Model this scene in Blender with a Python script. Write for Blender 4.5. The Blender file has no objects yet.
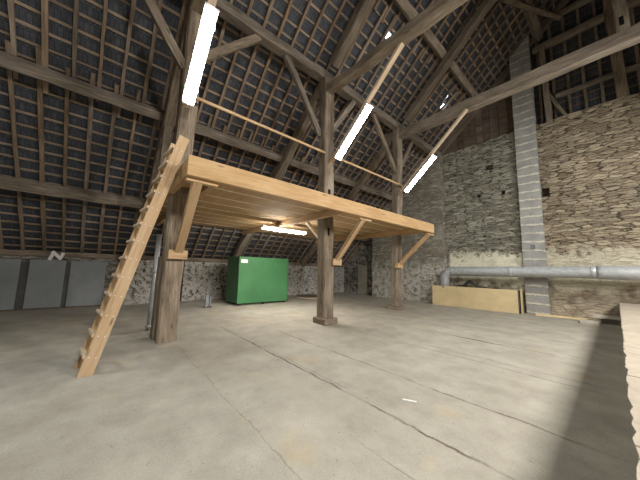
import bpy, bmesh, math, random
from mathutils import Vector, Matrix
random.seed(7)
C = bpy.context.scene.collection
V = Vector

# ------------------------------------------------------------------ materials
class NT:
    def __init__(s, name):
        s.m = bpy.data.materials.new(name); s.m.use_nodes = True
        s.t = s.m.node_tree; s.b = s.t.nodes['Principled BSDF']
    def n(s, typ, ins=None, **kw):
        x = s.t.nodes.new(typ)
        for k, v in kw.items(): setattr(x, k, v)
        for k, v in (ins or {}).items(): s.put(x.inputs[k], v)
        return x
    def put(s, sock, v):
        if isinstance(v, bpy.types.NodeSocket): s.t.links.new(v, sock)
        else: sock.default_value = v
    def math(s, op, a, b=0.0, c=0.0, clamp=False):
        x = s.t.nodes.new('ShaderNodeMath'); x.operation = op; x.use_clamp = clamp
        s.put(x.inputs[0], a); s.put(x.inputs[1], b); s.put(x.inputs[2], c)
        return x.outputs[0]
    def coord(s, scale=(1, 1, 1), loc=(0, 0, 0), kind='Object'):
        tc = s.n('ShaderNodeTexCoord')
        return s.n('ShaderNodeMapping', {'Vector': tc.outputs[kind], 'Scale': scale, 'Location': loc}).outputs[0]
    def noise(s, vec, scale, detail=4, rough=.55, dist=0.0):
        return s.n('ShaderNodeTexNoise', {'Vector': vec, 'Scale': scale, 'Detail': detail, 'Roughness': rough, 'Distortion': dist}).outputs['Fac']
    def ramp(s, fac, stops):
        r = s.n('ShaderNodeValToRGB', {'Fac': fac}); e = r.color_ramp.elements
        while len(e) < len(stops): e.new(.5)
        for el, (p, c) in zip(e, stops):
            el.position = p; el.color = (*c, 1) if len(c) == 3 else c
        return r.outputs[0]
    def mix(s, fac, a, b, mode='MIX'):
        x = s.t.nodes.new('ShaderNodeMix'); x.data_type = 'RGBA'; x.blend_type = mode
        s.put(x.inputs[0], fac)
        for i, v in ((6, a), (7, b)):
            if isinstance(v, tuple) and len(v) == 3: v = (*v, 1)
            s.put(x.inputs[i], v)
        return x.outputs[2]
    def step(s, v, lo, hi, a=0.0, b=1.0):
        return s.n('ShaderNodeMapRange', {'Value': v, 'From Min': lo, 'From Max': hi, 'To Min': a, 'To Max': b}, clamp=True).outputs[0]
    def bump(s, h, strength=.4, dist=.02):
        s.put(s.b.inputs['Normal'], s.n('ShaderNodeBump', {'Height': h, 'Strength': strength, 'Distance': dist}).outputs[0])
    def done(s, col, rough=.85, metal=0.0, spec=.3):
        s.put(s.b.inputs['Base Color'], (*col, 1) if isinstance(col, tuple) and len(col) == 3 else col)
        s.put(s.b.inputs['Roughness'], rough); s.put(s.b.inputs['Metallic'], metal); s.put(s.b.inputs['Specular IOR Level'], spec)
        return s.m

def wood(name, dark, mid, light, var=.35, grain=1.0, knots=True, rough=.85):
    s = NT(name)
    rnd = s.n('ShaderNodeObjectInfo').outputs['Random']
    tc = s.n('ShaderNodeTexCoord').outputs['Object']
    off = s.n('ShaderNodeVectorMath', {0: tc, 1: s.n('ShaderNodeCombineXYZ', {'X': s.math('MULTIPLY', rnd, 37.0), 'Y': s.math('MULTIPLY', rnd, 11.0)}).outputs[0]}, operation='ADD').outputs[0]
    v1 = s.n('ShaderNodeMapping', {'Vector': off, 'Scale': (1.1, 14, 14)}).outputs[0]
    v2 = s.n('ShaderNodeMapping', {'Vector': off, 'Scale': (.7, 2.2, 2.2)}).outputs[0]
    g = s.noise(v1, 2.2*grain, 5, .62, .6)
    blot = s.noise(v2, 2.0, 3, .6)
    f = s.math('ADD', s.math('MULTIPLY', g, .65), s.math('MULTIPLY', blot, .45))
    c = s.ramp(f, [(.33, dark), (.53, mid), (.72, light)])
    if knots:
        k = s.n('ShaderNodeTexVoronoi', {'Vector': s.n('ShaderNodeMapping', {'Vector': off, 'Scale': (1.3, 5, 5)}).outputs[0], 'Scale': 1.3}).outputs['Distance']
        c = s.mix(s.step(k, .05, .13, .75, 0), c, tuple(x*.45 for x in dark))
    val = s.math('ADD', s.math('MULTIPLY', rnd, var), 1-var*.5)
    hsv = s.n('ShaderNodeHueSaturation', {'Hue': .5, 'Saturation': s.math('ADD', s.math('MULTIPLY', s.math('FRACT', s.math('MULTIPLY', rnd, 7.3)), var), 1-var*.5), 'Value': val, 'Color': c}).outputs[0]
    s.bump(g, .5, .012)
    return s.done(hsv, rough)

M = {}
M['old'] = wood('weathered_oak', (.080, .063, .047), (.20, .163, .124), (.335, .282, .222), .3)
M['rafter'] = wood('rafter_wood', (.095, .071, .051), (.22, .165, .12), (.34, .265, .195), .45)
M['lath'] = wood('lath_wood', (.13, .10, .075), (.28, .22, .165), (.40, .32, .245), .4, knots=False)
M['new'] = wood('fresh_pine', (.36, .225, .115), (.495, .335, .185), (.58, .42, .255), .14, .7)
M['deck'] = wood('deck_pine', (.29, .175, .085), (.41, .265, .135), (.50, .34, .19), .2, .6)
M['pale'] = wood('pale_batten', (.40, .295, .20), (.54, .42, .30), (.62, .51, .38), .12, .7, False)
M['gboard'] = wood('old_boards', (.06, .045, .035), (.14, .105, .08), (.22, .17, .13), .5)

def flat(name, col, rough=.6, metal=0.0, spec=.4, nz=.12, sc=6.0, bump=.0):
    s = NT(name)
    v = s.coord()
    f = s.noise(v, sc, 5, .6)
    a = tuple(x*(1-nz) for x in col); b = tuple(min(1, x*(1+nz)) for x in col)
    c = s.ramp(f, [(.3, a), (.7, b)])
    if bump: s.bump(f, bump, .01)
    return s.done(c, rough, metal, spec)

M['galv'] = flat('galvanised_steel', (.47, .49, .51), .45, .35, .5, .16, 9)
M['sheet'] = flat('grey_sheet_metal', (.24, .26, .275), .6, .0, .4, .10, 2.2)
M['sheetdark'] = flat('dark_backing', (.09, .09, .09), .75, 0, .3, .2, 4)
M['green'] = flat('green_paint', (.055, .185, .075), .5, 0, .4, .12, 1.6)
M['white'] = flat('white_plastic', (.8, .8, .79), .45, 0, .5, .03)
M['black'] = flat('black_rubber', (.02, .02, .02), .6, 0, .4, .2)
M['dark'] = flat('dark_hollow', (.015, .013, .011), .95, 0, .1, .2)
M['rust'] = flat('rusty_iron', (.09, .065, .05), .8, .3, .3, .35, 14)
M['ply'] = flat('pale_plywood', (.66, .53, .31), .75, 0, .3, .10, 2.5)
M['pale2'] = flat('pale_block', (.47, .44, .38), .85, 0, .2, .12, 6)
M['grey'] = flat('grey_paint', (.32, .34, .36), .6, 0, .4, .2, 8)

s = NT('lamp_diffuser')
s.put(s.b.inputs['Emission Color'], (.95, 1.0, .93, 1)); s.put(s.b.inputs['Emission Strength'], 21.0)
M['lamp'] = s.done((.85, .87, .85), .5)
s = NT('lamp_diffuser_warm')
s.put(s.b.inputs['Emission Color'], (1.0, .95, .86, 1)); s.put(s.b.inputs['Emission Strength'], 72.0)
M['lampw'] = s.done((.85, .87, .85), .5)

# --- slates seen from below (object frame: X along the eaves, Y up the slope)
s = NT('slate_underside')
v = s.coord()
br = s.n('ShaderNodeTexBrick', {'Vector': v, 'Color1': (.060, .068, .085, 1), 'Color2': (.085, .093, .112, 1), 'Mortar': (.035, .038, .046, 1), 'Scale': 1.0, 'Mortar Size': .006, 'Brick Width': .085, 'Row Height': .3037, 'Bias': .0})
br.offset = .5
nz = s.noise(v, 9, 4)
c = s.mix(.55, br.outputs['Color'], s.ramp(nz, [(.3, (.45, .42, .38)), (.7, (1.35, 1.35, 1.4))]), 'MULTIPLY')
s.bump(s.math('SUBTRACT', nz, br.outputs['Fac']), .5, .01)
M['slate'] = s.done(c, .65, 0, .4)

# --- rubble stone
def stone(name, swap=False, kind='end'):
    s = NT(name)
    tc = s.n('ShaderNodeTexCoord').outputs['Object']
    sep = s.n('ShaderNodeSeparateXYZ', {0: tc})
    X, Y, Z = sep.outputs
    wob = s.n('ShaderNodeTexNoise', {'Vector': tc, 'Scale': 7.5, 'Detail': 5.0, 'Roughness': .7}).outputs['Color']
    wv = s.n('ShaderNodeVectorMath', {0: wob, 1: (.15, .15, .07)}, operation='MULTIPLY').outputs[0]
    p = s.n('ShaderNodeVectorMath', {0: tc, 1: wv}, operation='ADD').outputs[0]
    sc = (2.9, 2.9, 11.5) if kind == 'end' else (3.4, 3.4, 11)
    mp = s.n('ShaderNodeMapping', {'Vector': p, 'Scale': sc}).outputs[0]
    ed = s.n('ShaderNodeTexVoronoi', {'Vector': mp, 'Scale': 1.0, 'Randomness': .95}, feature='DISTANCE_TO_EDGE').outputs['Distance']
    cl = s.n('ShaderNodeTexVoronoi', {'Vector': mp, 'Scale': 1.0, 'Randomness': .95}).outputs['Color']
    cv = s.n('ShaderNodeSeparateColor', {0: cl}).outputs[0]
    fine = s.noise(s.n('ShaderNodeMapping', {'Vector': tc, 'Scale': (1, 1, 2.2)}).outputs[0], 15, 6, .72)
    big = s.noise(tc, .55, 4, .6)
    gapn = s.noise(s.n('ShaderNodeMapping', {'Vector': tc, 'Scale': (1, 1, 2.2)}).outputs[0], 4.2, 4, .7)
    gw = s.step(gapn, .44, .66, .008, .26)       # gaps open in places and close in others
    gap = s.math('SUBTRACT', 1.0, s.math('DIVIDE', ed, gw, clamp=True), clamp=True)
    if kind == 'end':
        tan = s.ramp(cv, [(0, (.20, .165, .12)), (.5, (.30, .25, .185)), (1, (.43, .37, .28))])
        gry = s.ramp(cv, [(0, (.165, .158, .13)), (.5, (.265, .258, .215)), (1, (.40, .39, .33))])
        c = s.mix(s.step(X, -2.5, -1.8), gry, tan)  # grey left, tan right: stone tone plus the tint of the lighting, both painted
    else:
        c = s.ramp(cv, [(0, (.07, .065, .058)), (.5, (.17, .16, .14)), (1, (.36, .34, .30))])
    c = s.mix(.75, c, s.ramp(fine, [(.28, (.45, .44, .42)), (.72, (1.5, 1.5, 1.48))]), 'MULTIPLY')
    c = s.mix(.5, c, s.ramp(big, [(.3, (.7, .7, .7)), (.7, (1.25, 1.22, 1.18))]), 'MULTIPLY')
    # pale lime mortar smeared over the joints in places
    mort = s.math('MULTIPLY', s.step(ed, .0, .16, 1, 0), s.step(s.noise(tc, 1.4, 3), .45, .62))
    lime = (.55, .50, .40) if kind == 'end' else (.5, .48, .43)
    c = s.mix(s.math('MULTIPLY', mort, .55), c, lime)
    c = s.mix(s.math('MULTIPLY', gap, .93), c, (.018, .014, .010))
    h = s.math('ADD', s.math('ADD', s.step(ed, 0, .12), s.math('MULTIPLY', fine, .55)), s.math('MULTIPLY', cv, .5))
    pn = s.noise(tc, 2.3, 6, .68)
    if kind == 'end':
        # plaster coat left on the lower wall
        zt = s.math('ADD', Z, s.math('MULTIPLY', s.math('SUBTRACT', pn, .5), 2.0))
        band = s.math('MULTIPLY', s.step(zt, .75, 1.0), s.step(zt, 2.15, 2.35, 1, 0))
        l = s.math('MULTIPLY', s.math('MULTIPLY', s.step(X, -5.0, -4.9), s.step(X, -2.2, -2.1, 1, 0)), 1.0)
        r = s.math('MULTIPLY', s.step(X, -2.1, -2.0), .6)
        m = s.math('MULTIPLY', band, s.math('ADD', l, r), clamp=True)
        c = s.mix(s.math('MULTIPLY', m, s.step(pn, .30, .50, .45, 1)), c, s.ramp(fine, [(.3, (.62, .59, .45)), (.7, (.88, .85, .70))]))
        mfac = m
        low = s.math('MULTIPLY', s.step(zt, .9, 1.2, 1, 0), s.step(X, -5.2, -5.1))
        c = s.mix(s.math('MULTIPLY', low, .7), c, s.ramp(pn, [(.35, (.28, .225, .165)), (.6, (.56, .48, .37))]))
    if kind == 'pier':
        zt = s.math('ADD', Z, s.math('MULTIPLY', s.math('SUBTRACT', pn, .5), 2.4))
        m = s.math('MULTIPLY', s.step(zt, 1.5, 2.1, 1, 0), s.step(s.noise(tc, 4.5, 5, .7), .40, .54))
        c = s.mix(.35, c, (.47, .42, .34))
        c = s.mix(s.math('MULTIPLY', m, .8), c, (.74, .72, .67))
    if kind == 'left':
        wn = s.noise(tc, 7.5, 6, .78, .4)
        m = s.math('MULTIPLY', s.step(wn, .43, .50), s.step(Y, .55, 1.0, .25, 1))
        c = s.mix(s.math('MULTIPLY', m, .85), c, s.ramp(fine, [(.3, (.66, .64, .60)), (.7, (.85, .84, .81))]))
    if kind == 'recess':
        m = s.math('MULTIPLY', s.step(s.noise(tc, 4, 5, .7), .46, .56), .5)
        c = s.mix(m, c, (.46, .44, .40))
    if kind == 'end': h = s.math('MULTIPLY', h, s.math('SUBTRACT', 1.0, s.math('MULTIPLY', mfac, .8)))
    s.bump(h, .8, .035)
    return s.done(c, .92, 0, .2)
M['stone_end'] = stone('rubble_stone_gable', kind='end')
M['stone_pier'] = stone('rubble_stone_plaster_remains', kind='pier')
M['stone_left'] = stone('rubble_stone_whitewash', kind='left')
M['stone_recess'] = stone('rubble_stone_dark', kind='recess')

# --- concrete floor with joints and cracks
s = NT('concrete_floor')
tc = s.n('ShaderNodeTexCoord').outputs['Object']
X, Y, Z = s.n('ShaderNodeSeparateXYZ', {0: tc}).outputs
big = s.noise(tc, .55, 5, .6); mid = s.noise(tc, 2.2, 6, .68); fine = s.noise(tc, 60, 3, .7); spk = s.noise(tc, 16, 4, .75)
c = s.ramp(mid, [(.25, (.295, .275, .235)), (.5, (.36, .34, .295)), (.75, (.415, .395, .35))])
c = s.mix(.6, c, s.ramp(big, [(.32, (.78, .76, .73)), (.68, (1.15, 1.14, 1.12))]), 'MULTIPLY')
c = s.mix(.5, c, s.ramp(fine, [(.3, (.78, .78, .78)), (.7, (1.2, 1.2, 1.2))]), 'MULTIPLY')
c = s.mix(s.step(spk, .615, .70, 0, .6), c, (.16, .13, .10))
c = s.mix(s.step(s.noise(tc, 11, 5, .7), .68, .74, 0, .5), c, (.72, .68, .58))
# the separate slab near the ladder is greyer
slab = s.math('MULTIPLY', s.step(Y, 1.13, 1.15, 1, 0), s.step(X, -5.6, -5.5))
c = s.mix(s.math('MULTIPLY', slab, .45), c, s.mix(1.0, c, (.93, .94, .97), 'MULTIPLY'))
ochre = s.math('MULTIPLY', s.step(s.noise(tc, 1.3, 3, .6), .60, .70), .35)
c = s.mix(ochre, c, (.46, .36, .20))
wob = s.math('MULTIPLY', s.math('SUBTRACT', s.noise(tc, 1.1, 6, .72), .5), .22)
brk = s.noise(tc, 1.8, 4, .6)
def crack(y0, x0, x1, w, k, brkn=True, axis=0):
    global c
    A, B = (X, Y) if axis == 0 else (Y, X)
    d = s.math('ABSOLUTE', s.math('SUBTRACT', s.math('ADD', B, wob), y0))
    f = s.step(d, w*.3, w, 1, 0)
    f = s.math('MULTIPLY', f, s.math('MULTIPLY', s.step(A, x0, x0+.3), s.step(A, x1-.3, x1, 1, 0)))
    if brkn: f = s.math('MULTIPLY', f, s.step(brk, .38, .52, .25, 1))
    c = s.mix(s.math('MULTIPLY', f, k), c, (.075, .055, .038))
crack(2.30, -6.5, 0, .022, .85); crack(2.36, -4.5, -1.6, .010, .5)
crack(3.20, -5.4, .1, .018, .75); crack(4.72, -4.6, .1, .016, .6); crack(6.22, -3.4, 0, .02, .6); crack(6.20, -2.6, -1.5, .05, .8, False)
crack(4.98, -2.6, .1, .014, .6); crack(7.6, -5.0, 0, .018, .5); crack(9.1, -5, 0, .02, .5); crack(10.4, -4.5, 0, .02, .5)
crack(1.16, -5.4, -1.3, .010, .35); crack(1.75, -1.6, -.2, .012, .4)
crack(-6.9, -3, 11, .02, .4, True, 1); crack(-3.0, 3.3, 11, .012, .25, True, 1)
s.bump(s.math('ADD', s.math('MULTIPLY', mid, .6), s.math('MULTIPLY', fine, .25)), .35, .02)
M['floor'] = s.done(c, .8, 0, .3)

s = NT('concrete_blocks_chimney')
v = s.coord()
bands = s.noise(v, 4, 4)
x, y, z = s.n('ShaderNodeSeparateXYZ', {0: v}).outputs
zz = s.math('ADD', z, s.math('ADD', s.math('MULTIPLY', s.math('SUBTRACT', s.noise(v, 3.5, 5, .7), .5), .17), s.math('MULTIPLY', x, .03)))
fr = s.math('FRACT', s.math('DIVIDE', zz, .32))
d = s.math('MULTIPLY', s.math('MINIMUM', fr, s.math('SUBTRACT', 1.0, fr)), .32)
jw = s.step(s.noise(v, 5, 4, .7), .36, .66, .008, .062)
joint = s.math('SUBTRACT', 1.0, s.step(s.math('DIVIDE', d, jw), .6, 1.0), clamp=True)
nz = s.noise(v, 30, 4, .7)
c = s.ramp(s.noise(v, 2.4, 5, .6), [(.3, (.27, .27, .26)), (.7, (.40, .40, .385))])
c = s.mix(.5, c, s.ramp(nz, [(.3, (.75, .75, .75)), (.7, (1.2, 1.2, 1.2))]), 'MULTIPLY')
c = s.mix(s.math('MULTIPLY', joint, .85), c, (.64, .61, .52))
s.bump(s.math('ADD', nz, s.math('MULTIPLY', joint, .8)), .6, .015)
M['chimney'] = s.done(c, .9, 0, .2)

s = NT('ledge_blocks')
v = s.coord()
br = s.n('ShaderNodeTexBrick', {'Vector': s.n('ShaderNodeMapping', {'Vector': v, 'Rotation': (0, 0, math.pi/2), 'Location': (0, 25, 0)}).outputs[0], 'Color1': (.40, .355, .295, 1), 'Color2': (.45, .40, .33, 1), 'Mortar': (.2, .16, .12, 1), 'Scale': 1.0, 'Mortar Size': .012, 'Brick Width': 1.3, 'Row Height': 50.0})
nz = s.noise(v, 7, 6, .7)
c = s.mix(.6, br.outputs['Color'], s.ramp(nz, [(.3, (.7, .68, .64)), (.7, (1.2, 1.18, 1.15))]), 'MULTIPLY')
s.bump(s.math('SUBTRACT', nz, br.outputs['Fac']), .5, .02)
M['ledge'] = s.done(c, .9, 0, .2)

# ------------------------------------------------------------------ builders
def link(name, me, mat, parent=None, mtx=None):
    o = bpy.data.objects.new(name, me); C.objects.link(o)
    if mat is not None: me.materials.append(M[mat] if isinstance(mat, str) else mat)
    mtx = mtx or Matrix.Identity(4)
    if parent is not None:
        o.parent = parent
        o.matrix_parent_inverse = parent_mtx(parent).inverted()
    o.matrix_basis = mtx
    return o
def parent_mtx(p):
    m = p.matrix_basis.copy()
    if p.parent is not None: m = parent_mtx(p.parent) @ p.matrix_parent_inverse @ m
    return m
def thing(name, label, cat, loc, group=None):
    o = bpy.data.objects.new(name, None); C.objects.link(o); o.location = loc; o.empty_display_size = .2
    return tag(o, label, cat, group)
def tag(o, label, cat, group=None, kind=None):
    o['label'] = label; o['category'] = cat
    if group: o['group'] = group
    if kind: o['kind'] = kind
    return o
def struct(o, label=None):
    o['kind'] = 'structure'
    if label: o['label'] = label
    return o
def mesh(name, vs, fs, smooth=False):
    me = bpy.data.meshes.new(name); me.from_pydata([tuple(v) for v in vs], [], fs); me.update()
    if smooth:
        for p in me.polygons: p.use_smooth = True
    return me
def frame(p0, p1, up=(0, 0, 1)):
    p0, p1, up = V(p0), V(p1), V(up)
    x = (p1-p0).normalized(); y = up.cross(x)
    if y.length < 1e-4: y = V((0, 1, 0)).cross(x) if abs(x.y) < .9 else V((1, 0, 0)).cross(x)
    y.normalize(); z = x.cross(y)
    m = Matrix((x, y, z)).transposed().to_4x4(); m.translation = p0
    return m
def beam_mesh(name, L, w, h, jit=0.0, ch=None, seg=.45, rnd=random, w1=None, h1=None):
    n = max(1, int(L/seg)) if jit else 1
    ch = ch if ch is not None else min(w, h)*.09
    vs, fs = [], []
    w1 = w if w1 is None else w1; h1 = h if h1 is None else h1
    for i in range(n+1):
        t = i/n
        a, b = (w+(w1-w)*t)/2, (h+(h1-h)*t)/2
        oy, oz = rnd.uniform(-jit, jit), rnd.uniform(-jit, jit)
        a += rnd.uniform(-jit, jit)*.7; b += rnd.uniform(-jit, jit)*.7
        for y, z in ((-a+ch, -b), (a-ch, -b), (a, -b+ch), (a, b-ch), (a-ch, b), (-a+ch, b), (-a, b-ch), (-a, -b+ch)):
            vs.append((t*L, y+oy, z+oz))
    for i in range(n):
        for k in range(8):
            fs.append((i*8+k, i*8+(k+1) % 8, (i+1)*8+(k+1) % 8, (i+1)*8+k))
    fs.append(tuple(reversed(range(8)))); fs.append(tuple(n*8+k for k in range(8)))
    return mesh(name, vs, [tuple(reversed(f)) for f in fs])
def beam(name, p0, p1, w, h, mat='old', parent=None, up=(0, 0, 1), jit=0.0, ch=None, w1=None, h1=None):
    L = (V(p1)-V(p0)).length
    return link(name, beam_mesh(name, L, w, h, jit, ch, w1=w1, h1=h1), mat, parent, frame(p0, p1, up))
def box_bm(bm, lo, hi):
    x0, y0, z0 = lo; x1, y1, z1 = hi
    v = [bm.verts.new(p) for p in ((x0, y0, z0), (x1, y0, z0), (x1, y1, z0), (x0, y1, z0), (x0, y0, z1), (x1, y0, z1), (x1, y1, z1), (x0, y1, z1))]
    for f in ((3, 2, 1, 0), (4, 5, 6, 7), (0, 1, 5, 4), (1, 2, 6, 5), (2, 3, 7, 6), (3, 0, 4, 7)): bm.faces.new([v[i] for i in f])
def boxes(name, bl, mat, parent=None, bev=0.0, mtx=None):
    bm = bmesh.new()
    for lo, hi in bl: box_bm(bm, lo, hi)
    if bev: bmesh.ops.bevel(bm, geom=bm.edges[:], offset=bev, segments=2, affect='EDGES', profile=.6)
    me = bpy.data.meshes.new(name); bm.to_mesh(me); bm.free()
    return link(name, me, mat, parent, mtx)
def tube(name, pts, r, mat, parent=None, n=20, caps=True, radii=None, smooth=True):
    pts = [V(p) for p in pts]; vs, fs = [], []
    prev = None
    for i, p in enumerate(pts):
        d = ((pts[min(i+1, len(pts)-1)]-p).normalized() + (p-pts[max(i-1, 0)]).normalized()).normalized() if 0 < i < len(pts)-1 else (pts[1]-pts[0] if i == 0 else pts[-1]-pts[-2]).normalized()
        if prev is None: a = d.orthogonal().normalized()
        else: a = (prev-d*prev.dot(d)).normalized()
        prev = a; b = d.cross(a); rr = radii[i] if radii else r
        for k in range(n):
            t = 2*math.pi*k/n; vs.append(p+(a*math.cos(t)+b*math.sin(t))*rr)
    for i in range(len(pts)-1):
        for k in range(n): fs.append((i*n+k, i*n+(k+1) % n, (i+1)*n+(k+1) % n, (i+1)*n+k))
    if caps: fs.append(tuple(reversed(range(n)))); fs.append(tuple((len(pts)-1)*n+k for k in range(n)))
    o = link(name, mesh(name, vs, fs), mat, parent)
    if smooth:
        for p in o.data.polygons: p.use_smooth = len(p.vertices) == 4
    return o

# ------------------------------------------------------------------ main dimensions (metres)
XL, YE, YB = -11.7, 12.15, -8.0           # left wall, end wall, wall behind
TH = math.radians(42.24); TT = math.tan(TH); Z0 = 1.70
def RP(x, y, off=0.0, side=1):            # a point on the underside plane of the rafters (side -1: right slope)
    return V((side*(x-math.sin(TH)*off), y, Z0+(x-XL)*TT+math.cos(TH)*off))
RIDGE = Z0-XL*TT
NL = V((-math.sin(TH), 0, math.cos(TH))); NR = V((math.sin(TH), 0, math.cos(TH)))

# ------------------------------------------------------------------ setting
bm = bmesh.new(); box_bm(bm, (-12.4, YB-.6, -.25), (12.4, 13.0, 0)); me = bpy.data.meshes.new('floor'); bm.to_mesh(me); bm.free()
struct(link('floor', me, 'floor'), 'worn cracked concrete barn floor')

def wall_holes(name, xs0, xs1, z0, z1, y, depth, holes, mat, top_jit=.06):
    xs = sorted({xs0, xs1, *[h[0] for h in holes], *[h[1] for h in holes], *[xs0+(xs1-xs0)*i/40 for i in range(1, 40)]})
    zs = sorted({z0, z1, *[h[2] for h in holes], *[h[3] for h in holes]})
    r = random.Random(3); top = {x: r.uniform(-top_jit, top_jit) for x in xs}
    vs, fs, idx = [], [], {}
    def vid(x, yy, z):
        k = (x, yy, z)
        if k not in idx: idx[k] = len(vs); vs.append((x, yy, z+(top[x] if z == z1 and top_jit else 0)))
        return idx[k]
    hole = lambda x, z: any(h[0] < x < h[1] and h[2] < z < h[3] for h in holes)
    for i in range(len(xs)-1):
        for j in range(len(zs)-1):
            a, b, c_, d = xs[i], xs[i+1], zs[j], zs[j+1]
            yy = y+.4 if hole((a+b)/2, (c_+d)/2) else y
            fs.append((vid(a, yy, c_), vid(b, yy, c_), vid(b, yy, d), vid(a, yy, d)))
    for h in holes:
        hx = [x for x in xs if h[0] <= x <= h[1]]; hz = [z for z in zs if h[2] <= z <= h[3]]
        for a, b in zip(hx, hx[1:]):
            for z in (h[2], h[3]): fs.append((vid(a, y, z), vid(b, y, z), vid(b, y+.4, z), vid(a, y+.4, z)))
        for a, b in zip(hz, hz[1:]):
            for x in (h[0], h[1]): fs.append((vid(x, y, a), vid(x, y, b), vid(x, y+.4, b), vid(x, y+.4, a)))
    Y2 = y+depth
    for a, b in zip(xs, xs[1:]):
        fs.append((vid(a, y, z1), vid(b, y, z1), vid(b, Y2, z1), vid(a, Y2, z1)))
    fs.append((vid(xs0, Y2, z0), vid(xs0, Y2, z1), vid(xs1, Y2, z1), vid(xs1, Y2, z0)))
    return link(name, mesh(name, vs, fs), mat)
struct(wall_holes('wall_end', -5.1, 12.3, -.05, 7.12, YE, .6,
    [(-1.60, -1.36, 4.28, 4.60), (-3.36, -3.06, 5.80, 6.02), (-3.72, -3.58, 4.66, 4.82), (-2.84, -2.70, 4.62, 4.80), (.9, 1.1, 5.0, 5.2)], 'stone_end'), 'tall rubble stone gable wall')
# thicker stretch of the same wall to the left, and the dark recess in the corner
r = random.Random(5)
def slab(name, x0, x1, y0, y1, z0, z1, mat, lab, rough=.04):
    n = 12; vs, fs = [], []
    zs = [z0+(z1-z0)*i/n for i in range(n+1)]
    for z in zs:
        j1, j2 = r.uniform(-rough, rough), r.uniform(-rough, rough)
        vs += [(x0+j1, y0, z), (x1+j2, y0, z), (x1+j2, y1, z), (x0+j1, y1, z)]
    for i in range(n):
        for k in range(4): fs.append((i*4+k, i*4+(k+1) % 4, i*4+4+(k+1) % 4, i*4+4+k))
    fs.append((3, 2, 1, 0)); fs.append((n*4, n*4+1, n*4+2, n*4+3))
    return struct(link(name, mesh(name, vs, fs), mat), lab)
slab('wall_end_thick', -9.1, -5.1, 11.78, 12.75, -.05, 7.1, 'stone_pier', 'thicker stretch of stone wall with white plaster remains')
slab('wall_recess', -12.2, -9.05, 12.2, 12.75, -.05, 4.2, 'stone_recess', 'dark stone wall in the corner recess', 0)
slab('wall_left', -12.3, XL, YB-.6, 12.75, -.05, 1.62, 'stone_left', 'low whitewashed rubble stone side wall', 0)
slab('wall_left_pilaster', XL-.05, -11.48, .70, 1.45, -.05, 1.58, 'stone_left', 'shallow stone pilaster on the side wall')
slab('wall_right', 11.7, 12.3, YB-.6, 12.75, -.05, 1.62, 'stone_left', 'low stone side wall on the right', 0)
# wall behind the viewer
vs = [(-12.3, YB-.6, -.05), (12.3, YB-.6, -.05), (12.3, YB-.6, 1.4), (0, YB-.6, RIDGE+.3), (-12.3, YB-.6, 1.4)]
vs += [(x, YB, z) for x, _, z in vs]
struct(link('wall_back', mesh('wall_back', vs, [(4, 3, 2, 1, 0), (5, 6, 7, 8, 9)]+[(i, (i+1) % 5, 5+(i+1) % 5, 5+i) for i in range(5)]), 'stone_end'), 'stone gable wall behind')
# plaster patch like a blocked doorway in the recess
M['patch'] = flat('old_plaster', (.36, .34, .29), .9, 0, .2, .2, 5, .3)
struct(boxes('trim_1', [((-10.45, 12.13, 0), (-9.75, 12.22, 1.75))], 'patch', bev=.02), 'pale blocked doorway in the recess')
# raised block ledge at the right
r2 = random.Random(11); vs, fs = [], []; N = 160
for i in range(N+1):
    y = -3+(YE+.02+3)*i/N; j = r2.uniform(-.022, .022)
    vs += [(.04+j*.3, y, -.02), (.012+j*.4, y, .60+r2.uniform(-.012, .012)), (.0+j*.5, y, .63), (2.6, y, .63), (2.6, y, -.02)]
for i in range(N):
    for k in range(5): fs.append((i*5+k, i*5+5+k, i*5+5+(k+1) % 5, i*5+(k+1) % 5))
fs += [tuple(range(5)), tuple(reversed(range(N*5, N*5+5)))]
struct(link('trim_2', mesh('trim_2', vs, fs), 'ledge'), 'pale raised concrete ledge along the right edge')

# ------------------------------------------------------------------ roof slopes
def roof(name, side, lab):
    ux = V((0, 1, 0)) if side == 1 else V((0, -1, 0))
    us = V((side*math.cos(TH), 0, math.sin(TH))); un = ux.cross(us)
    org = RP(-12.3, YB-.5 if side == 1 else 12.75, 0, side)
    m = Matrix((ux, us, un)).transposed().to_4x4(); m.translation = org
    L = 12.3/math.cos(TH)+.1; W = 12.75-(YB-.5); sg = 1 if un.z > 0 else -1
    vs, fs = [], []
    row = .3037; base = .115
    gaps = {}
    if side == 1:
        for gx, gy, gw, gl in ((-4.14, 6.13, .2, .3), (-4.30, 10.33, .12, .3), (-4.30, 10.50, .08, .3), (-4.08, 10.36, .09, .3)):
            gaps.setdefault(int((gx+12.3)/math.cos(TH)/row), []).append((gy-(YB-.5)-gw/2, gy-(YB-.5)+gw/2))
    k = 0
    while k*row < L:
        y0, y1 = k*row, min((k+1)*row+.06, L+.06)
        cuts = [0.0]
        for a, b in sorted(gaps.get(k, [])): cuts += [a, b]
        cuts.append(W)
        for i in range(0, len(cuts), 2):
            a, b = cuts[i], cuts[i+1]; n0 = len(vs)
            for z0, z1 in ((base+.028, base), (base+.045, base+.017)):
                vs += [(a, y0, sg*z0), (b, y0, sg*z0), (b, y1, sg*z1), (a, y1, sg*z1)]
            for f in ((0, 1, 2, 3), (7, 6, 5, 4), (0, 4, 5, 1), (1, 5, 6, 2), (2, 6, 7, 3), (3, 7, 4, 0)): fs.append(tuple(n0+q for q in f))
        k += 1
    return struct(link(name, mesh(name, vs, fs), 'slate', None, m), lab)
ceil = roof('ceiling', 1, 'slate roof slope seen from below')
ceil2 = roof('ceiling.001', -1, 'opposite slate roof slope')

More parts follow.
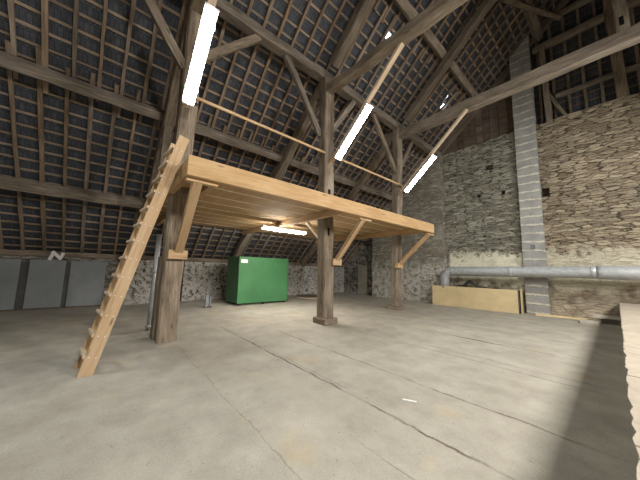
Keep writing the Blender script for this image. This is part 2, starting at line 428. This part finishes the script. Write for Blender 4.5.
RW, RH = .075, .085
cnt = 0
def rafter(y, xa, xb, dy=0.0):
    global cnt; cnt += 1
    j = random.uniform(-.02, .02)
    beam('rafter', RP(xa, y+dy+j, RH/2), RP(xb, y+dy-j, RH/2), RW+random.uniform(-.012, .014), RH, 'rafter', ceil, NL, .006, .006)
stuff = bmesh.new()
def add_beam_bm(bm, p0, p1, w, h, up):
    me = beam_mesh('t', (V(p1)-V(p0)).length, w, h); me.transform(frame(p0, p1, up)); bm.from_mesh(me); bpy.data.meshes.remove(me)
for k in range(-20, 50):
    y = -1.79+.425*k
    if not YB-.3 < y < 12.4: continue
    e1 = -7.34+random.uniform(-.08, .06); s2 = -7.86+random.uniform(-.1, .08); e2 = -3.66+random.uniform(-.1, .06); s3 = -3.95+random.uniform(-.05, .1)
    tiers = [(-12.1, e1, 0.0, True), (s2, e2, .10, True), (s3, -.02, .19, y > 3.6)]
    for xa, xb, dy, vis in tiers:
        if y+dy > 12.45: continue
        if vis and y > -2.8: rafter(y, xa, xb, dy)
        else: add_beam_bm(stuff, RP(xa, y+dy, RH/2), RP(xb, y+dy, RH/2), RW, RH, NL)
me = bpy.data.meshes.new('rafter'); stuff.to_mesh(me); stuff.free()
o = link('rafter_row', me, 'rafter', ceil); o['kind'] = 'stuff'
x = -12.0; i = 0
while x < -.05:
    lath_y0 = YB-.4
    beam('lath', RP(x, lath_y0, RH+.014), RP(x+random.uniform(-.015, .015), 12.6, RH+.014), .05+random.uniform(-.006, .01), .026, 'lath', ceil, NL, .004, .002)
    x += .2248
# right slope: rafters and laths outside the picture
st = bmesh.new(); st2 = bmesh.new()
for k in range(49):
    y = YB-.2+.425*k
    if y < 12.4: add_beam_bm(st, RP(-12.1, y, RH/2, -1), RP(-.05, y, RH/2, -1), RW, RH, NR)
for k in range(53): add_beam_bm(st2, RP(-12+.2248*k, YB-.4, RH+.014, -1), RP(-12+.2248*k, 12.6, RH+.014, -1), .05, .026, NR)
for nm, b_, mt in (('rafter_row', st, 'rafter'), ('lath_row', st2, 'lath')):
    me = bpy.data.meshes.new(nm); b_.to_mesh(me); b_.free(); o = link(nm, me, mt, ceil2); o['kind'] = 'stuff'

# gable above the end wall: hanging slates on studs and laths, boards left of the chimney
vs = [(-6.6, 12.62, 6.9), (6.6, 12.62, 6.9), (0, 12.62, RIDGE+.25), (-6.6, 12.74, 6.9), (6.6, 12.74, 6.9), (0, 12.74, RIDGE+.25)]
gab = struct(link('wall_gable', mesh('wall_gable', vs, [(0, 1, 2), (5, 4, 3), (0, 3, 4, 1), (1, 4, 5, 2), (2, 5, 3, 0)]), 'slate'), 'slated upper gable above the stone wall')
vs = [(-12.3, 12.72, 1.3), (-6.5, 12.72, 1.3), (-6.5, 12.72, RP(-6.5, 0).z+.2), (-12.3, 12.72, RP(-12.3, 0).z+.2)]
struct(link('wall_corner', mesh('wall_corner', vs+[(a, b+.05, c_) for a, b, c_ in vs], [(0, 1, 2, 3), (7, 6, 5, 4), (0, 4, 5, 1), (1, 5, 6, 2), (2, 6, 7, 3), (3, 7, 4, 0)]), 'stone_recess'))
vs = [(-v_[0], v_[1], v_[2]) for v_ in vs]
struct(link('wall_corner_right', mesh('wall_corner_right', vs+[(a, b+.05, c_) for a, b, c_ in vs], [(0, 1, 2, 3), (7, 6, 5, 4), (0, 4, 5, 1), (1, 5, 6, 2), (2, 6, 7, 3), (3, 7, 4, 0)]), 'stone_recess'))
for k in range(9):
    x = -1.45+.40*k
    if abs(x-.5) < .15: continue
    beam('stud', (x, 12.54, 7.1), (x+.02, 12.54, min(11.6, RP(-abs(x), 0).z-.15)), .085, .09, 'old', gab, (0, -1, 0), .006)
for k in range(15):
    z = 7.3+.30*k; xm = min(1.9, -XL-(z-Z0)/TT-.1)
    beam('gable_lath', (-min(1.6, xm), 12.603, z), (xm, 12.603, z+.02), .026, .04, 'gboard', gab, (0, 0, 1), .004, .002)
x = -5.75
while x < -1.75:
    w = random.uniform(.24, .34); z1 = RP(x, 0).z-.05
    me = mesh('gable_board', [(a, b, c_) for b in (12.50, 12.53) for a, c_ in ((x, 7.05), (x+w-.015, 7.05), (x+w-.015, RP(x+w-.015, 0).z-.04), (x, z1))],
              [(0, 1, 2, 3), (7, 6, 5, 4), (0, 4, 5, 1), (1, 5, 6, 2), (2, 6, 7, 3), (3, 7, 4, 0)])
    link('gable_board', me, 'gboard', gab); x += w

# ------------------------------------------------------------------ old timber frame
FR = 'old timber frame'
def timber(name, label, cat, p0, p1, w, h, up=(0, 0, 1), jit=.012, mat='old', group=None, **k):
    return tag(beam(name, p0, p1, w, h, mat, None, up, jit, **k), label, cat, group)
TY = (1.0, 4.6, 8.5)
# posts
pst = []
def post(label, base, top, w, h):
    t = thing('timber_post', label, 'post', base)
    beam('shaft', base, top, w, h, 'old', t, (0, 1, 0), .012, .03)
    return t
p1 = post('thick old oak post at the foot of the ladder', (-5.66, 1.06, 0), (-5.30, 1.02, 7.0), .30, .32)
beam('side_prop', (-5.98, 1.00, 0), (-5.88, .985, 1.58), .30, .24, 'old', p1, (0, 1, 0), .012, .02)
p2 = post('middle old oak post, standing on a square foot block', (-5.13, 4.66, 0), (-5.25, 4.62, 7.0), .31, .36)
boxes('foot_block', [((-5.39, 4.43, 0), (-4.89, 4.89, .16))], 'old', p2, .03)
p3 = post('old oak post farthest from the ladder, nearest the stone gable wall', (-5.48, 8.55, 0), (-5.30, 8.5, 7.0), .28, .34)
boxes('foot_block', [((-5.76, 8.32, 0), (-5.26, 8.78, .15))], 'old', p3, .03)
for p_, y, zs in ((p2, 4.60, (2.32, 3.40)),):
    for z in zs:
        boxes('mortise', [((-5.04, y-.02, z), (-5.02, y+.05, z+.22))], 'dark', p_)

for y, la in zip(TY, ('old oak tie beam running out from the post by the ladder, above the nearest lamp', 'old oak tie beam running out from the middle post', 'old oak tie beam running across in front of the grey chimney')):
    timber('tie_beam', la, 'beam', (-5.9, y, 6.78 if y > 5 else 6.66), (5.6, y, 6.74 if y > 5 else 6.36), .26, .35 if y > 5 else .24, jit=.014)
timber('wall_plate', 'long old purlin beam carried on the tops of the three posts', 'beam', (-5.3, YB, 7.14), (-5.3, 12.5, 7.14), .28, .26)
PUR = [(-9.78, .26, 'lowest old purlin, low on the left roof slope above the grey panels'), (-7.60, .28, 'old purlin across the left roof slope, second from the eaves'),
       (-3.52, .28, 'old purlin high on the roof slope, above the three post tops'), (-1.45, .26, 'uppermost old purlin, ending at the slated gable near the ridge')]
for x, d, la in PUR:
    timber('purlin', la, 'beam', RP(x, YB, -d/2), RP(x, 12.55, -d/2), .22, d, NL)
timber('eaves_plate', 'old eaves beam lying on the low left wall under the rafters', 'beam', (XL-.08, YB, 1.70), (XL-.08, 12.2, 1.70), .30, .16)
timber('ridge_beam', 'old ridge beam at the peak of the roof', 'beam', (0, YB, RIDGE-.25), (0, 12.55, RIDGE-.25), .2, .24)
for y, la, lb in zip(TY, ('lower principal rafter behind the post by the ladder', 'lower principal rafter coming down behind the green cabinet', 'lower principal rafter landing just beyond the green cabinet'),
                 ('upper principal rafter above the post by the ladder', 'upper principal rafter rising from the middle post top', 'upper principal rafter rising from the far post top')):
    o1 = -.28-.14
    timber('principal_rafter', la, 'beam', RP(-11.55, y, -.12-.11), RP(-5.45, y, -.42), .24, .24, NL, w1=.26, h1=.28)
    timber('principal_rafter', lb, 'beam', RP(-5.2, y, -.42), RP(-.15, y, -.42), .26, .28, NL)
# right-hand half of the trusses, plain
for y in (1.0, 4.6, 8.5):
    pass
# arcade braces
ab = [((-5.3, 1.12, 5.62), (-5.3, 2.42, 7.02), 'old brace rising right from the post by the ladder'),
      ((-5.3, .90, 5.30), (-5.3, -.30, 7.02), 'old brace rising left from the post by the ladder'),
      ((-5.3, 4.46, 5.25), (-5.3, 3.22, 7.02), 'old brace rising left from the middle post'),
      ((-5.3, 4.75, 5.35), (-5.3, 5.9, 7.02), 'old brace rising right from the middle post, behind the lamp'),
      ((-5.3, 8.36, 5.20), (-5.3, 6.92, 7.02), 'old brace rising left from the far post'),
      ((-5.3, 8.64, 5.50), (-5.3, 9.65, 7.02), 'old brace rising right from the far post')]
for a, b, la in ab: timber('wind_brace', la, 'brace', a, b, .17, .10, (1, 0, 0), .006)
timber('wind_brace', 'old slanting brace under the roof slope above the chimney top', 'brace', RP(-1.95, 9.2, -.34), RP(-.95, 12.4, -.34), .14, .18, NL)
timber('king_post', 'old post standing on the tie beam, with a square mortise hole', 'post', (.52, 8.5, 6.85), (.45, 8.5, RIDGE-.8), .20, .22, (0, 1, 0))
kp = [o for o in C.objects if o.name.startswith('king_post')][0]
boxes('mortise', [((.46, 8.38, 7.05), (.53, 8.39, 7.26))], 'dark', kp)
# aisle ties at the posts
timber('aisle_strut', 'short old strut slanting beside the post by the ladder', 'brace', (-7.3, .98, 5.0), (-7.55, .98, 3.1), .14, .16, (0, 1, 0))
# gable timbers
timber('gable_rail', 'old horizontal rail across the slated gable, beside the chimney top', 'beam', (-1.55, 12.38, 10.35), (1.9, 12.38, 10.30), .2, .22)
timber('gable_rail', 'lower horizontal rail across the slated gable, just above the stone wall', 'beam', (-1.0, 12.40, 8.12), (3.4, 12.40, 8.08), .14, .16)
timber('gable_rail', 'uppermost old rail across the slated gable, cut by the top of the photo', 'beam', (-1.3, 12.40, 11.35), (1.0, 12.40, 11.30), .16, .18)
timber('gable_post', 'old gable post on the wall top right beside the chimney', 'post', (-1.22, 12.36, 7.1), (-1.27, 12.36, 10.3), .18, .2, (0, 1, 0))
timber('gable_post', 'old gable post on the wall top under the tie beam, right of the chimney', 'post', (.56, 12.36, 7.1), (.50, 12.36, 11.4), .26, .22, (0, 1, 0))
timber('gable_brace', 'dark old brace slanting across the gable beside the chimney', 'brace', (-.75, 12.40, 7.15), (-1.3, 12.40, 8.6), .1, .12, (0, 1, 0))
timber('gable_rafter', 'old end rafter along the gable boards left of the chimney', 'beam', RP(-5.9, 12.40, -.10), RP(-.2, 12.40, -.10), .16, .2, NL)

# ------------------------------------------------------------------ mezzanine
mz = thing('mezzanine', 'raised pine platform on the old posts', 'platform', (-5.3, 4.7, 2.75))
MX0, MX1, MY0, MY1 = -9.9, -4.0, .84, 8.62
beam('front_beam', (MX1-.05, MY0, 2.90), (MX1-.05, MY1, 2.91), .10, .31, 'new', mz, ch=.008)
beam('end_beam', (MX0, MY0+.05, 2.92), (MX1-.1, MY0+.05, 2.90), .09, .29, 'deck', mz, ch=.008)
beam('end_beam', (MX0, MY1-.05, 2.92), (MX1-.1, MY1-.05, 2.90), .09, .24, 'deck', mz, ch=.008)
bl = []; x = MX0; rr = random.Random(2)
while x < MX1-.12:
    w = min(.62, MX1-.105-x); bl.append(((x, MY0+.10, 2.93+rr.uniform(-.004, .004)), (x+w-.045, MY1-.10, 2.965))); x += .62
M['lit_pine'] = wood('pale_lit_pine', (.60, .50, .37), (.74, .65, .50), (.80, .72, .58), .1, .6, False)  # pale pine with the light on gaps and inner brace put into its colour
boxes('deck_boards', bl, 'deck', mz, .004)
boxes('lit_tongues', [((b[1][0], MY0+.1, 2.926), (b[1][0]+.045, MY1-.1, 2.960)) for b in bl[:-1]], 'lit_pine', mz)  # pale tongues; brightness of the lit board gaps is painted into them
for p in (1.33, 4.32, 8.25):
    beam('cross_joist', (MX0, p, 2.84), (MX1-.1, p, 2.84), .10, .17, 'deck', mz, ch=.008)
# outer knee braces with their cleats
for yb, yt, xb in ((1.10, 1.02, -5.40), (4.88, 4.98, -4.98), (8.45, 8.50, -5.26)):
    beam('knee_brace', (xb+.02, yb, 1.68), (-4.12, yt, 2.74), .10, .14, 'new', mz, (0, 1, 0), ch=.006)
    beam('cleat', (xb+.0, yb-.17, 1.62), (xb+.0, yb+.15, 1.62), .13, .17, 'new', mz, ch=.006)
    beam('brace_head', (-4.14, yt-.16, 2.715), (-4.14, yt+.30, 2.715), .10, .05, 'new', mz, ch=.005)
for y in (4.62,):
    beam('knee_brace', (-5.42, y, 2.30), (-5.98, y, 2.80), .08, .10, 'lit_pine', mz, (0, 1, 0), ch=.006)  # paler than the outer braces: light of the lamp under the deck painted in

tag(beam('handrail', (-5.08, 1.05, 4.66), (-5.08, 8.55, 4.66), .04, .06, 'new', None, ch=.006), 'thin pine rail running along the posts above the platform', 'rail')

# ------------------------------------------------------------------ ladder
ld = thing('ladder', 'pine plank ladder leaning against the platform end', 'ladder', (-4.52, -.05, 0))
A0, A1 = V((-4.47, -.01, .02)), V((-4.47, .85, 3.50))
dirL = (A1-A0).normalized(); nrm = V((0, -dirL.z, dirL.y))     # towards the climber
LW = .40
LV = V((-LW, -.045, 0))
for dx in (V((0, 0, 0)), LV):
    me = beam_mesh('stringer', (A1-A0).length, .045, .15, ch=.004)
    # foot cut level with the floor
    o = link('stringer', me, 'new', ld, frame(A0+dx, A1+dx, nrm))
    for v_ in me.vertices:
        if v_.co.x < .01:
            w_ = o.matrix_basis @ v_.co; v_.co.x += (0.0-w_.z)/dirL.z
n_r = 13
for i in range(n_r):
    p = A0+dirL*(.20+i*.262)+nrm*.07
    beam('rung', p+LV*1.10, p-LV*.03, .045, .06, 'pale', ld, nrm, ch=.01)
    for q in (-.03, .04):
        pass
sc = []
for i in range(n_r):
    p = A0+dirL*(.20+i*.262)
    for q in (-.035, .035):
        c_ = p+nrm*q; sc.append(((.0205, 0, 0), c_))
bm = bmesh.new()
for _, c_ in sc:
    bmesh.ops.create_icosphere(bm, subdivisions=1, radius=.008, matrix=Matrix.Translation(c_+V((.0225, 0, 0))) @ Matrix.Diagonal((.4, 1, 1, 1)))
me = bpy.data.meshes.new('screw_heads'); bm.to_mesh(me); bm.free()
o = link('screw_heads', me, 'white', ld); o['kind'] = 'stuff'

# ------------------------------------------------------------------ lamps and their battens
def lamp(label, p0, p1, up, mat='lamp', W=.205):
    p0, p1 = V(p0), V(p1); L = (p1-p0).length
    t = thing('fluorescent_lamp', label, 'lamp', (p0+p1)/2)
    m = frame(p0, p1, up)                # local -Z is the lit side
    boxes('housing', [((0, -W/2, 0), (L, W/2, .05))], 'white', t, .008, m)
    vs, fs = [], []; n = 10
    for xx in (.03, L-.03):
        for k in range(n+1):
            a = math.pi*k/n; vs.append((xx, -math.cos(a)*(W/2-.012), .0-math.sin(a)*.075))
    for k in range(n): fs.append((k, n+1+k, n+2+k, k+1))
    fs.append(tuple(range(n+1))); fs.append(tuple(reversed(range(n+1, 2*n+2))))
    fs.append((0, n, 2*n+1, n+1))
    link('diffuser', mesh('diffuser', vs, fs, True), mat, t, m)
    for xx in (0.0, L-.03): boxes('end_cap', [((xx, -W/2+.004, -.06), (xx+.03, W/2-.004, 0))], 'white', t, .006, m)
    for xx in (.25, L-.29):
        for sgn in (-1, 1): boxes('clip', [((xx, sgn*(W/2+.004)-.006, -.03), (xx+.04, sgn*(W/2+.004)+.006, .035))], 'grey', t, 0, m)
    return t
D = V((math.cos(math.radians(42.5)), 0, math.sin(math.radians(42.5)))); UPB = V((-D.z, 0, D.x))
for y, st_, la, lb in ((.93, .06, 'long fluorescent lamp at upper left, nearest the ladder', 'pale batten behind the lamp nearest the ladder'),
               (4.66, .19, 'fluorescent lamp slanting up from the middle post', 'pale batten slanting from the middle post up to its tie beam'),
               (8.30, .06, 'fluorescent lamp slanting up from the far post, in front of the stone wall', 'pale batten slanting from the far post up to the tie beam before the chimney')):
    b0 = V((-5.02, y, 4.42)); b1 = b0+D*3.15
    tag(beam('batten', b0-D*.05, b1, .12, .07, 'pale', None, UPB, ch=.006), lb, 'batten')
    q0 = b0-UPB*.15+D*st_
    lamp(la, q0, q0+D*1.53, UPB)
lamp('fluorescent lamp fixed level under the platform boards', (-7.10, 3.70, 2.70), (-7.10, 5.40, 2.70), (0, 0, 1), 'lampw', .16)

# ------------------------------------------------------------------ things along the left wall
YP = [(-3.05, -1.80), (-1.62, -.84), (-.72, .17)]
tag(boxes('backing_sheet', [((-11.66, -3.2, .0), (-11.64, .12, 1.44))], 'sheetdark', None, .003), 'dark sheet showing in the seams behind the three grey panels', 'panel')
for (a, b), la in zip(YP, ('grey metal panel cut by the left edge of the photo', 'middle grey metal panel on the left wall, between two dark seams', 'grey metal panel on the left wall, nearest the ladder')):
    tag(boxes('sheet_metal', [((-11.63, a, .0), (-11.60, b, 1.48))], 'sheet', None, .006, Matrix.Translation((0, 0, .02))), la, 'panel', 'grey panels on the left wall')
tag(boxes('floor_batten', [((-11.62, -3.2, 0), (-11.50, .2, .035))], 'gboard', None, .006), 'dark batten on the floor under the grey panels', 'batten')
# bent white strip above the panels
tag(boxes('wall_bracket', [], 'white'), 'bent white bracket on the wall top above the grey panels', 'bracket')
o = C.objects['wall_bracket']; bm = bmesh.new()
for (y0, z0), (y1, z1) in (((-1.22, 1.50), (-1.14, 1.76)), ((-1.18, 1.78), (-.98, 1.56)), ((-1.0, 1.52), (-.92, 1.74))):
    add_beam_bm(bm, (-11.56, y0, z0), (-11.55, y1, z1), .012, .085, (0, -1, .5))
bm.to_mesh(o.data); bm.free()
tag(tube('pipe_stub', [(-11.66, -.80, 1.52), (-11.58, -.80, 1.54), (-11.55, -.72, 1.57), (-11.55, -.55, 1.58), (-11.55, -.50, 1.55), (-11.55, -.49, 1.47)], .014, 'galv', None, 10), 'small hooked metal pipe above the grey panels', 'pipe')
# galvanised pipe behind the first post
t = thing('metal_pipe', 'bright galvanised pipe standing upright behind the ladder post', 'pipe', (-6.77, .94, 0))
tube('tube', [(-6.77, .94, 0), (-6.77, .96, 2.12)], .052, 'galv', t, 18)
for z in (.06, 1.25): tube('collar', [(-6.77, .945, z), (-6.77, .945, z+.06)], .072, 'galv', t, 18)
# stub on the floor before the whitewashed wall
t = thing('metal_stub', 'short grey metal stub on the floor before the whitewashed wall', 'post', (-9.5, 2.98, 0))
boxes('upright', [((-9.55, 2.92, .01), (-9.53, 3.08, .42)), ((-9.53, 2.92, .01), (-9.45, 2.94, .42)), ((-9.53, 3.06, .01), (-9.45, 3.08, .42))], 'grey', t)
boxes('base_plate', [((-9.62, 2.86, 0), (-9.40, 3.14, .015))], 'rust', t, .003)
tag(tube('dark_line', [(-11.67, 2.62, .0), (-11.67, 2.62, 1.60)], .028, 'rust', None, 10), 'thin dark upright line on the whitewashed wall', 'pipe')  # slim tube drawn for a dark upright line on the wall

# green cabinet
gc = thing('metal_cabinet', 'large green steel cabinet against the left wall', 'cabinet', (-9.85, 5.1, 0))
gx0, gx1, gy0, gy1 = -10.45, -9.30, 3.98, 6.20
boxes('body', [((gx0, gy0, .07), (gx1, gy1, 1.84))], 'green', gc, .012)
M['greenrim'] = flat('green_rim_paint', (.062, .20, .082), .45, 0, .4, .1, 3)
boxes('front_frame', [((gx1, gy0, .07), (gx1+.018, gy0+.035, 1.84)), ((gx1, gy1-.035, .07), (gx1+.018, gy1, 1.84)), ((gx1, gy0+.035, .07), (gx1+.018, gy1-.035, .105)), ((gx1, gy0+.035, 1.805), (gx1+.018, gy1-.035, 1.84))], 'greenrim', gc, .003)
for fx in (gx0+.12, gx1-.08):
    for fy in (gy0+.12, (gy0+gy1)/2, gy1-.12): boxes('foot', [((fx-.04, fy-.05, 0), (fx+.04, fy+.05, .075))], 'black', gc, .004)
lb = boxes('label_plate', [((gx1+.001, gy0+.08, 1.60), (gx1+.006, gy0+.34, 1.73))], 'white', gc, .001); lb['label'] = 'small white label plate'
boxes('print', [((gx1+.006, gy0+.11, 1.685), (gx1+.0075, gy0+.30, 1.70)), ((gx1+.006, gy0+.11, 1.65), (gx1+.0075, gy0+.26, 1.66))], 'grey', lb)
# round board on the floor
t = thing('round_board', 'thin round dark board lying on the floor beyond the green cabinet', 'board', (-10.3, 8.1, 0))
n = 40
def disc(name, z0, z1, R_, mat, tilt=.06):
    vs = [(-10.3+R_*math.cos(a)*.85, 8.1+R_*math.sin(a), z0+(1-math.cos(a))*.5*tilt) for a in [2*math.pi*k/n for k in range(n)]]
    vs += [(x, y, z+z1-z0) for x, y, z in vs]
    return link(name, mesh(name, vs, [tuple(reversed(range(n))), tuple(range(n, 2*n))]+[(k, (k+1) % n, n+(k+1) % n, n+k) for k in range(n)]), mat, t)
disc('panel', 0.0, .045, .62, 'gboard'); disc('rim', .003, .035, .66, 'pale')

# ------------------------------------------------------------------ end wall things
ch = thing('chimney', 'square grey concrete block chimney rising up the stone wall', 'chimney', (-1.92, 12.1, 0))
cb = bmesh.new(); rr = random.Random(9); z = 0.0
cvs, cfs = [], []; k = 0
while z < 10.9:
    j = rr.uniform(-.008, .008)
    for zz, ins in ((z, .008), (z+.012, 0), (z+.307, 0), (z+.319, .008)):
        cvs += [(-2.24+ins+j, 12.0+ins, zz), (-1.60-ins+j, 12.0+ins, zz), (-1.60-ins+j, 12.30, zz), (-2.24+ins+j, 12.30, zz)]
    z += .32; k += 4
for i in range(k-1):
    for q in range(4): cfs.append((i*4+q, i*4+(q+1) % 4, i*4+4+(q+1) % 4, i*4+4+q))
cfs += [(3, 2, 1, 0), tuple((k-1)*4+q for q in range(4))]
link('shaft', mesh('shaft', cvs, cfs), 'chimney', ch)
vp = tube('vent_cover', [(-1.93, 11.97, 2.44), (-1.93, 12.005, 2.44)], .125, 'grey', ch, 24); vp['label'] = 'round grey vent cover'
bm = bmesh.new()
for q in range(5): box_bm(bm, (-2.0, 11.964, 2.36+q*.034), (-1.86, 11.972, 2.375+q*.034))
me = bpy.data.meshes.new('grille'); bm.to_mesh(me); bm.free(); link('grille', me, 'rust', vp)

# long box
bx = thing('long_box', 'long low pale plywood box along the foot of the stone wall', 'box', (-3.9, 11.6, 0))
b0, b1 = V((-5.42, 11.38, 0)), V((-2.30, 11.62, 0)); dx = (b1-b0).normalized(); dy = V((-dx.y, dx.x, 0)); BL = (b1-b0).length
mb = Matrix((dx, dy, V((0, 0, 1)))).transposed().to_4x4(); mb.translation = b0
boxes('front_panel', [((0, 0, 0), (BL-.10, .02, .84))], 'ply', bx, .003, mb)
boxes('end_panel', [((-.02, .0, 0), (0, .36, .84))], 'ply', bx, .003, mb)
boxes('end_panel', [((BL-.02, -.01, 0), (BL, .36, .88))], 'ply', bx, .003, mb)
boxes('end_frame', [((BL-.095, .02, 0), (BL-.05, .34, .82))], 'sheetdark', bx, .003, mb)
boxes('back_panel', [((0, .34, 0), (BL-.02, .36, .80))], 'ply', bx, .003, mb)
boxes('top_panel', [((0.62, .021, .815), (BL-.1, .34, .83))], 'sheetdark', bx, .003, mb)
boxes('top_panel', [((0.0, .021, .815), (.17, .34, .83))], 'ply', bx, .003, mb)
# black sheet over the box
vs, fs = [], []; n = 12
for i in range(n+1):
    for j, yy in enumerate((.06, .20, .33)):
        h = .835+.30*math.exp(-((i/n-.30)/.16)**2)*(.45+.45*j/2)+.05*math.sin(i*1.7+j)
        vs.append(mb @ V((.95+1.5*i/n, yy, max(.835, h))))
for i in range(n):
    for j in range(2): fs.append((i*3+j, i*3+3+j, i*3+4+j, i*3+1+j))
o = link('plastic_sheet', mesh('plastic_sheet', vs, fs, True), 'black'); tag(o, 'crumpled black plastic sheet on top of the pale box', 'sheet')
md = o.modifiers.new('thick', 'SOLIDIFY'); md.thickness = .006; md.offset = 1

# duct
du = thing('ventilation_duct', 'long galvanised round duct along the stone wall, bending down into the box', 'duct', (-5.0, 11.6, .8))
DR = .19
el = [(-4.98, 11.60, .75), (-4.98, 11.60, 1.12)]
for k in range(1, 8):
    a = math.pi/2*k/8; el.append((-4.98+.36*(1-math.cos(a)), 11.60, 1.12+.36*math.sin(a)))
el.append((-4.60, 11.60, 1.48))
eo = tube('elbow', el, DR, 'galv', du, 28)
rad = []
pts = []
for k in range(41):
    x = -4.62+k*(4.26/40); pts.append((x, 11.60+.0*k, 1.48+.0012*k)); rad.append(DR-(.004 if k % 2 else 0))
tube('tube', pts, DR, 'galv', du, 28, radii=None)
tube('tube', [(-.37+.1257*q, 11.60-.0007*q, 1.53-.0013*q) for q in range(31)], DR+.02, 'galv', du, 28)
for x in (-4.60, -2.55, -.46):
    tube('coupling', [(x-.05, 11.60, 1.485+.012*(x+4.74)), (x-.04, 11.60, 1.485+.012*(x+4.74)), (x+.04, 11.60, 1.486+.012*(x+4.74)), (x+.05, 11.60, 1.486+.012*(x+4.74))], DR, 'galv', du, 28, radii=[DR+.004, DR+.014, DR+.014, DR+.004])
for k in range(1, 7, 2):
    p = V(el[k+1]); q = V(el[k+2]); d_ = (q-p).normalized()*.02
    tube('seam', [p-d_, p+d_], DR+.008, 'galv', eo, 28)
for x in (-3.4, -1.2, 1.2): beam('hanger', (x, 11.79, 1.5), (x, YE+.02, 1.55), .03, .03, 'rust', du)
# scraps at the foot of the wall
tag(beam('floor_plank', (-1.95, 11.72, .03), (-.55, 12.02, .03), .14, .06, 'ply', None, jit=.004), 'pale plank on the floor from the chimney towards the ledge', 'plank')
tag(boxes('flat_stone', [((-.82, 11.05, 0), (-.42, 11.50, .08))], 'pale2', None, .015), 'flat pale slab on the floor near the end of the ledge', 'slab')
t = thing('loose_board', 'pale board end on an added dark block, against the end of the ledge', 'board', (-.28, 11.8, 0))
boxes('board', [((-.56, 11.55, .15), (-.005, 11.85, .235))], 'pale2', t, .008)
boxes('block', [((-.40, 11.66, 0), (-.05, 11.84, .15))], 'gboard', t, .01)  # added prop; the dark under the raised board is put into its colour

tag(beam('wood_splinter', (-1.64, 2.66, .006), (-1.51, 2.73, .006), .022, .012, 'white', None, ch=.002), 'small white splinter lying on the open concrete floor', 'splinter')
# ------------------------------------------------------------------ daylight and lamps out of view
w = bpy.data.worlds.new('sky'); bpy.context.scene.world = w; w.use_nodes = True
bg = w.node_tree.nodes['Background']; bg.inputs[0].default_value = (.75, .87, 1, 1); bg.inputs[1].default_value = 6.0
# the same tube lamps on the right-hand row of posts, outside the picture
for y in (.9, 4.5, 8.4):
    l = bpy.data.lights.new('tube_lamp', 'AREA'); l.shape = 'RECTANGLE'; l.size = 1.5; l.size_y = .2; l.energy = 172; l.color = (1.0, .955, .89)
    o = bpy.data.objects.new('tube_lamp', l); C.objects.link(o)
    o.matrix_basis = frame((3.6, y, 5.1), (3.6-D.x, y, 5.1+D.z), (D.z, 0, D.x))

l = bpy.data.lights.new('tube_lamp', 'AREA'); l.shape = 'RECTANGLE'; l.size = 1.5; l.size_y = .2; l.energy = 52; l.color = (.97, 1, .95)
o = bpy.data.objects.new('tube_lamp', l); C.objects.link(o)      # next lamp of the left row, outside the picture
o.matrix_basis = frame((-4.9, -2.7, 4.5), (-4.9+D.x, -2.7, 4.5+D.z), UPB)
# ------------------------------------------------------------------ camera
f, pi_, ro, ya = 253.5, math.radians(6.723), math.radians(1.396), math.radians(49.35)
F = V((-math.sin(ya)*math.cos(pi_), math.cos(ya)*math.cos(pi_), math.sin(pi_)))
Rt = V((math.cos(ya), math.sin(ya), 0)); U = Rt.cross(F)
R2 = math.cos(ro)*Rt+math.sin(ro)*U; U2 = -math.sin(ro)*Rt+math.cos(ro)*U
cam = bpy.data.cameras.new('camera'); cam.sensor_width = 36; cam.lens = 36*f/640; cam.clip_start = .05
co = bpy.data.objects.new('camera', cam); C.objects.link(co)
m = Matrix((R2, U2, -F)).transposed().to_4x4(); m.translation = V((0, 0, 1.4)); co.matrix_basis = m
S = bpy.context.scene; S.camera = co
S.view_settings.view_transform = 'Standard'; S.view_settings.look = 'None'; S.view_settings.gamma = 1; S.view_settings.use_curve_mapping = False
S.view_settings.exposure = 1.17
